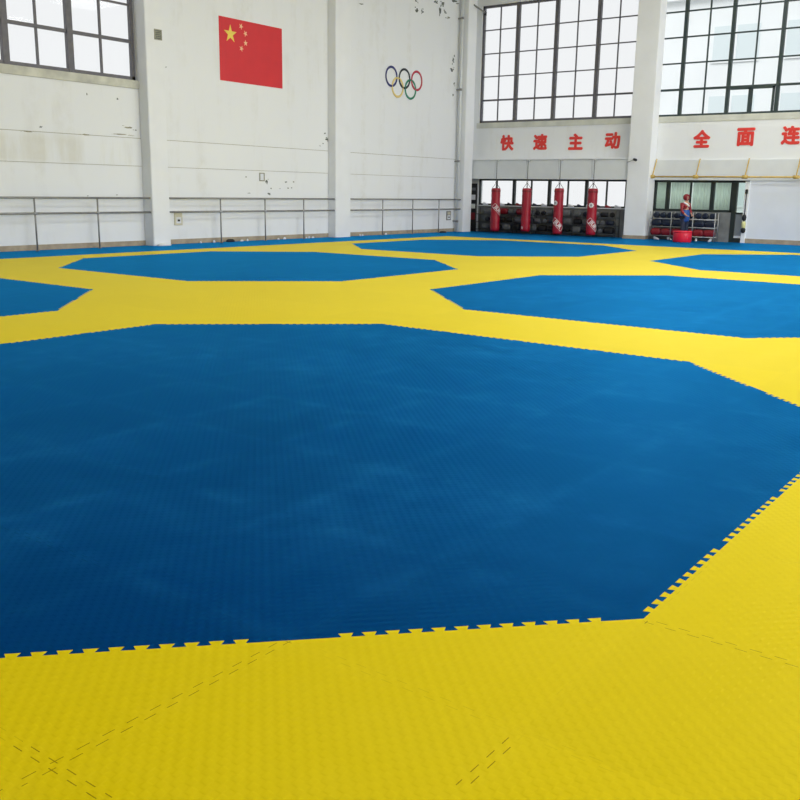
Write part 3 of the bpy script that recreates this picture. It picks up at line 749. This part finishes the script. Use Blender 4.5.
# clutter along the top: white and red pieces on the sill
for k in range(16):
    c = ('whitecloth','pad','black','whitecloth','navy')[k % 5]; y = 15.5+k*.41
    o = mk('shoe', shoe_mesh, M[c], 'shoe'+c); o.location = (UB+.12-.08, y, 1.143); o.rotation_euler = (0,0,PI/2+rk.uniform(-.4,.4))
    tag(o, '%s training shoe on the ledge under the left lower windows' % CN[c], 'shoe', 'shoes on the ledge')
# right rack: navy headgear, navy chest guards, red chest guards
for k in range(9):
    y = 11.56+k*.27
    o = mk('headgear', helmet_mesh, M['navy'], 'headgearnavy'); o.location = (UB-.28, y+.02, .817); o.scale = (1.05,1.1,1.0); o.rotation_euler = (0,0,0)
    tag(o, 'navy headgear on the top shelf of the steel rack', 'headgear', 'navy headgear on the steel rack')
for k in range(6):
    y = 11.64+k*.41
    o = mk('chest_guard', vest_mesh, M['navy'], 'chest_guardnavy'); o.location = (UB-.28, y, .517); o.scale = (1,.95,.95); o.rotation_euler = (0,0,0)
    tag(o, 'navy chest guard on the middle shelf of the steel rack', 'chest guard', 'navy chest guards on the steel rack')
    o = mk('chest_guard', vest_mesh, M['pad'], 'chest_guardpad'); o.location = (UB-.28, y+.02, .177); o.scale = (1,.95,.95); o.rotation_euler = (0,0,0)
    tag(o, 'red chest guard on the bottom shelf of the steel rack', 'chest guard', 'red chest guards on the steel rack')
for k in range(5):
    o = mk('shoe', shoe_mesh, M['whitecloth'], 'shoewhitecloth'); o.location = (UB-.32, 11.6+k*.52, 0.0); o.rotation_euler = (0,0,.3*k)
    tag(o, 'white training shoe on the floor under the steel rack', 'shoe', 'shoes under the steel rack')
# dark poster board in the narrow gap right of the corner pillar
r = empty('notice_board', (UB-.12, 22.19, 0)); tag(r, 'narrow dark notice board with pale pictures beside the corner pillar', 'notice board')
bm = bmesh.new(); box(bm, 0, .05, -.16, .16, 0.0, 2.05); new_obj('board', bm, M['black'], r)
for z, h, m in ((1.75,.12,'grey'),(1.35,.22,'whitecloth'),(.98,.2,'curtain'),(.5,.3,'reddark')):
    bm = bmesh.new(); box(bm, -.012, 0, -.11, .11, z, z+h); new_obj('poster', bm, M[m], r)

# red drum
r = empty('red_drum', (34.07, 12.28, 0)); tag(r, 'round bright red drum seat on the blue mat in front of the steel rack', 'drum')
bm = bmesh.new(); lathe(bm, [(.1,0),(.32,0),(.33,.02),(.33,.32),(.325,.34)], n=36); new_obj('body', bm, M['drum'], r)
bm = bmesh.new(); lathe(bm, [(.335,.34),(.345,.35),(.345,.38),(.32,.40),(.1,.405)], n=36); new_obj('lid', bm, M['drum'], r)

# ------------------------------------------------------------------ person standing by the rack
def skin_chain(nodes, edges, name, m, parent, sub=2):
    me = bpy.data.meshes.new(name); me.from_pydata([n[0] for n in nodes], edges, []); o = bpy.data.objects.new(name, me); COL.objects.link(o)
    md = o.modifiers.new('skin', 'SKIN'); md.use_smooth_shade = True
    sv = me.skin_vertices[0].data
    for i, n in enumerate(nodes): sv[i].radius = (n[1], n[2] if len(n) > 2 else n[1]); sv[i].use_root = (i == 0)
    sb = o.modifiers.new('sub', 'SUBSURF'); sb.levels = sub; sb.render_levels = sub
    bpy.context.view_layer.update(); dg = bpy.context.evaluated_depsgraph_get()
    me2 = bpy.data.meshes.new_from_object(o.evaluated_get(dg)); bpy.data.objects.remove(o)
    for p in me2.polygons: p.use_smooth = True
    o2 = bpy.data.objects.new(name, me2); COL.objects.link(o2); me2.materials.clear(); me2.materials.append(m)
    if parent: o2.parent = parent
    return o2
# local frame: +x is the way the person faces
pe = empty('person', (34.62, 12.44, 0), CAMD+.75)
tag(pe, 'person in red headgear and blue chest guard standing behind the red drum', 'person')
J = [((0,0,.90),.12,.15), ((0,0,1.05),.10,.13), ((0,0,1.22),.11,.15), ((0,0,1.38),.085,.14), ((.01,0,1.46),.05), ((.015,0,1.52),.052), ((.02,0,1.60),.085), ((.015,0,1.67),.07),
     ((0,.17,1.36),.05), ((.02,.24,1.13),.038), ((.17,.17,.97),.03), ((.22,.14,.945),.026),
     ((0,-.17,1.36),.05), ((.02,-.24,1.13),.038), ((.16,-.18,.97),.03), ((.21,-.15,.945),.026),
     ((0,.09,.84),.085), ((.015,.10,.48),.058), ((-.01,.105,.09),.04), ((.12,.11,.035),.032),
     ((0,-.09,.84),.085), ((.015,-.10,.48),.058), ((-.01,-.105,.09),.04), ((.12,-.11,.035),.032)]
E = [(0,1),(1,2),(2,3),(3,4),(4,5),(5,6),(6,7),(3,8),(8,9),(9,10),(10,11),(3,12),(12,13),(13,14),(14,15),(0,16),(16,17),(17,18),(18,19),(0,20),(20,21),(21,22),(22,23)]
bd = skin_chain(J, E, 'body', M['skin'], pe)
for s in (-1, 1):       # fingers
    bx, by, bz = (.24, .13, .94) if s > 0 else (.23, -.14, .94)
    for k in range(4):
        y = by+(k-1.5)*.018; L = (.062,.072,.068,.054)[k]
        skin_chain([((bx-.03,y,bz+.005),.0095), ((bx+L*.5,y,bz-.004),.009), ((bx+L,y-.002*s,bz-.028),.0075)], [(0,1),(1,2)], 'finger', M['skin'], bd, 1)
    skin_chain([((bx-.04,by-.02*s,bz),.011), ((bx-.005,by-.045*s,bz-.008),.010), ((bx+.025,by-.05*s,bz-.02),.008)], [(0,1),(1,2)], 'thumb', M['skin'], bd, 1)
# face: eyes, nose, mouth
bm = bmesh.new()
for s in (-1,1): bmesh.ops.create_uvsphere(bm, u_segments=8, v_segments=6, radius=.011, matrix=Matrix.Translation((.098, s*.03, 1.605)))
new_obj('eyes', bm, M['hair'], bd)
skin_chain([((.095,0,1.60),.010), ((.112,0,1.572),.014)], [(0,1)], 'nose', M['skin'], bd, 1)
skin_chain([((.092,-.022,1.542),.006), ((.098,0,1.54),.008), ((.092,.022,1.542),.006)], [(0,1),(1,2)], 'mouth', M['pad'], bd, 1)
# clothes follow the body a little outside it
skin_chain([((0,0,.93),.14,.17), ((0,.09,.83),.105), ((.015,.10,.48),.08), ((-.01,.105,.10),.066), ((0,-.09,.83),.105), ((.015,-.10,.48),.08), ((-.01,-.105,.10),.066)], [(0,1),(1,2),(2,3),(0,4),(4,5),(5,6)], 'trousers', M['trouser'], pe)
skin_chain([((0,0,1.12),.13,.16), ((0,0,1.38),.10,.16), ((0,.18,1.365),.070), ((.02,.25,1.13),.056), ((.13,.20,1.01),.045), ((0,-.18,1.365),.070), ((.02,-.25,1.13),.056), ((.12,-.205,1.01),.045)], [(0,1),(1,2),(2,3),(3,4),(1,5),(5,6),(6,7)], 'top', M['pad'], pe)
skin_chain([((0,0,.66),.17,.20), ((0,0,.88),.17,.205), ((0,0,1.06),.165,.205), ((0,0,1.18),.15,.19)], [(0,1),(1,2),(2,3)], 'chest_guard', M['bluepad'], pe)
skin_chain([((.02,-.17,1.43),.036), ((.09,-.05,1.36),.034), ((.11,.08,1.27),.036)], [(0,1),(1,2)], 'shoulder_band', M['whitecloth'], pe)
for s in (-1,1):
    bm = shoe_mesh(); 
    for q in bm.verts: q.co.x *= -1
    bmesh.ops.reverse_faces(bm, faces=bm.faces)
    o = new_obj('shoe', bm, M['shoe'], pe, True); o.location = (.055, s*.108, 0)
bm = bmesh.new(); bmesh.ops.create_uvsphere(bm, u_segments=24, v_segments=16, radius=1, matrix=Matrix.Translation((0,0,0)))
dl = []
for q in bm.verts:
    x, y, z = q.co
    if x > .62 and abs(y) < .55 and -.75 < z < .35: dl.append(q)
bmesh.ops.delete(bm, geom=dl, context='VERTS')
for q in bm.verts: q.co = Vector((.005+q.co.x*.128, q.co.y*.122, 1.605+q.co.z*.128))
o = new_obj('headgear', bm, M['pad'], pe, True); sm = o.modifiers.new('thick', 'SOLIDIFY'); sm.thickness = .02

# ------------------------------------------------------------------ light
w = bpy.data.worlds.new('overcast_sky'); S.world = w; w.use_nodes = True
bg = w.node_tree.nodes['Background']; bg.inputs['Color'].default_value = (.985,.985,1.0,1); bg.inputs['Strength'].default_value = 1.0
sl = bpy.data.lights.new('sun', 'SUN'); sl.energy = 1.6; sl.angle = .6; so = bpy.data.objects.new('sun', sl); COL.objects.link(so)
so.rotation_euler = Vector((1, .12, -.75)).to_track_quat('-Z', 'Y').to_euler()
def area_light(x, y, z, sx, sy, e):
    l = bpy.data.lights.new('ceiling_fill', 'AREA'); l.shape = 'RECTANGLE'; l.size = sx; l.size_y = sy; l.energy = e; l.color = (.97,.985,1.0)
    o = bpy.data.objects.new('ceiling_fill', l); COL.objects.link(o); o.location = (x, y, z); return o
for x, k in ((4,.3),(11,.75),(18,1.15),(25,1.4),(31,.8)):
    for y in (-6, 2, 10): area_light(x, y, CZ-.15, 2.6, 2.6, 230*k)  # unseen ceiling fill lights, added to lift wall and floor brightness
for i in range(5):                          # daylight of the window bank along the right-hand wall
    o = area_light(-5+i*8.4, -13.85, 6.4, 7.2, 5.6, (100,240,720,1050,850)[i]); o.name = 'window_daylight'; o.data.name = 'window_daylight'
    o.rotation_euler = (PI/2, 0, 0)
S.view_settings.view_transform = 'Standard'; S.view_settings.look = 'None'; S.view_settings.gamma = 1; S.view_settings.use_curve_mapping = False
S.view_settings.exposure = 0
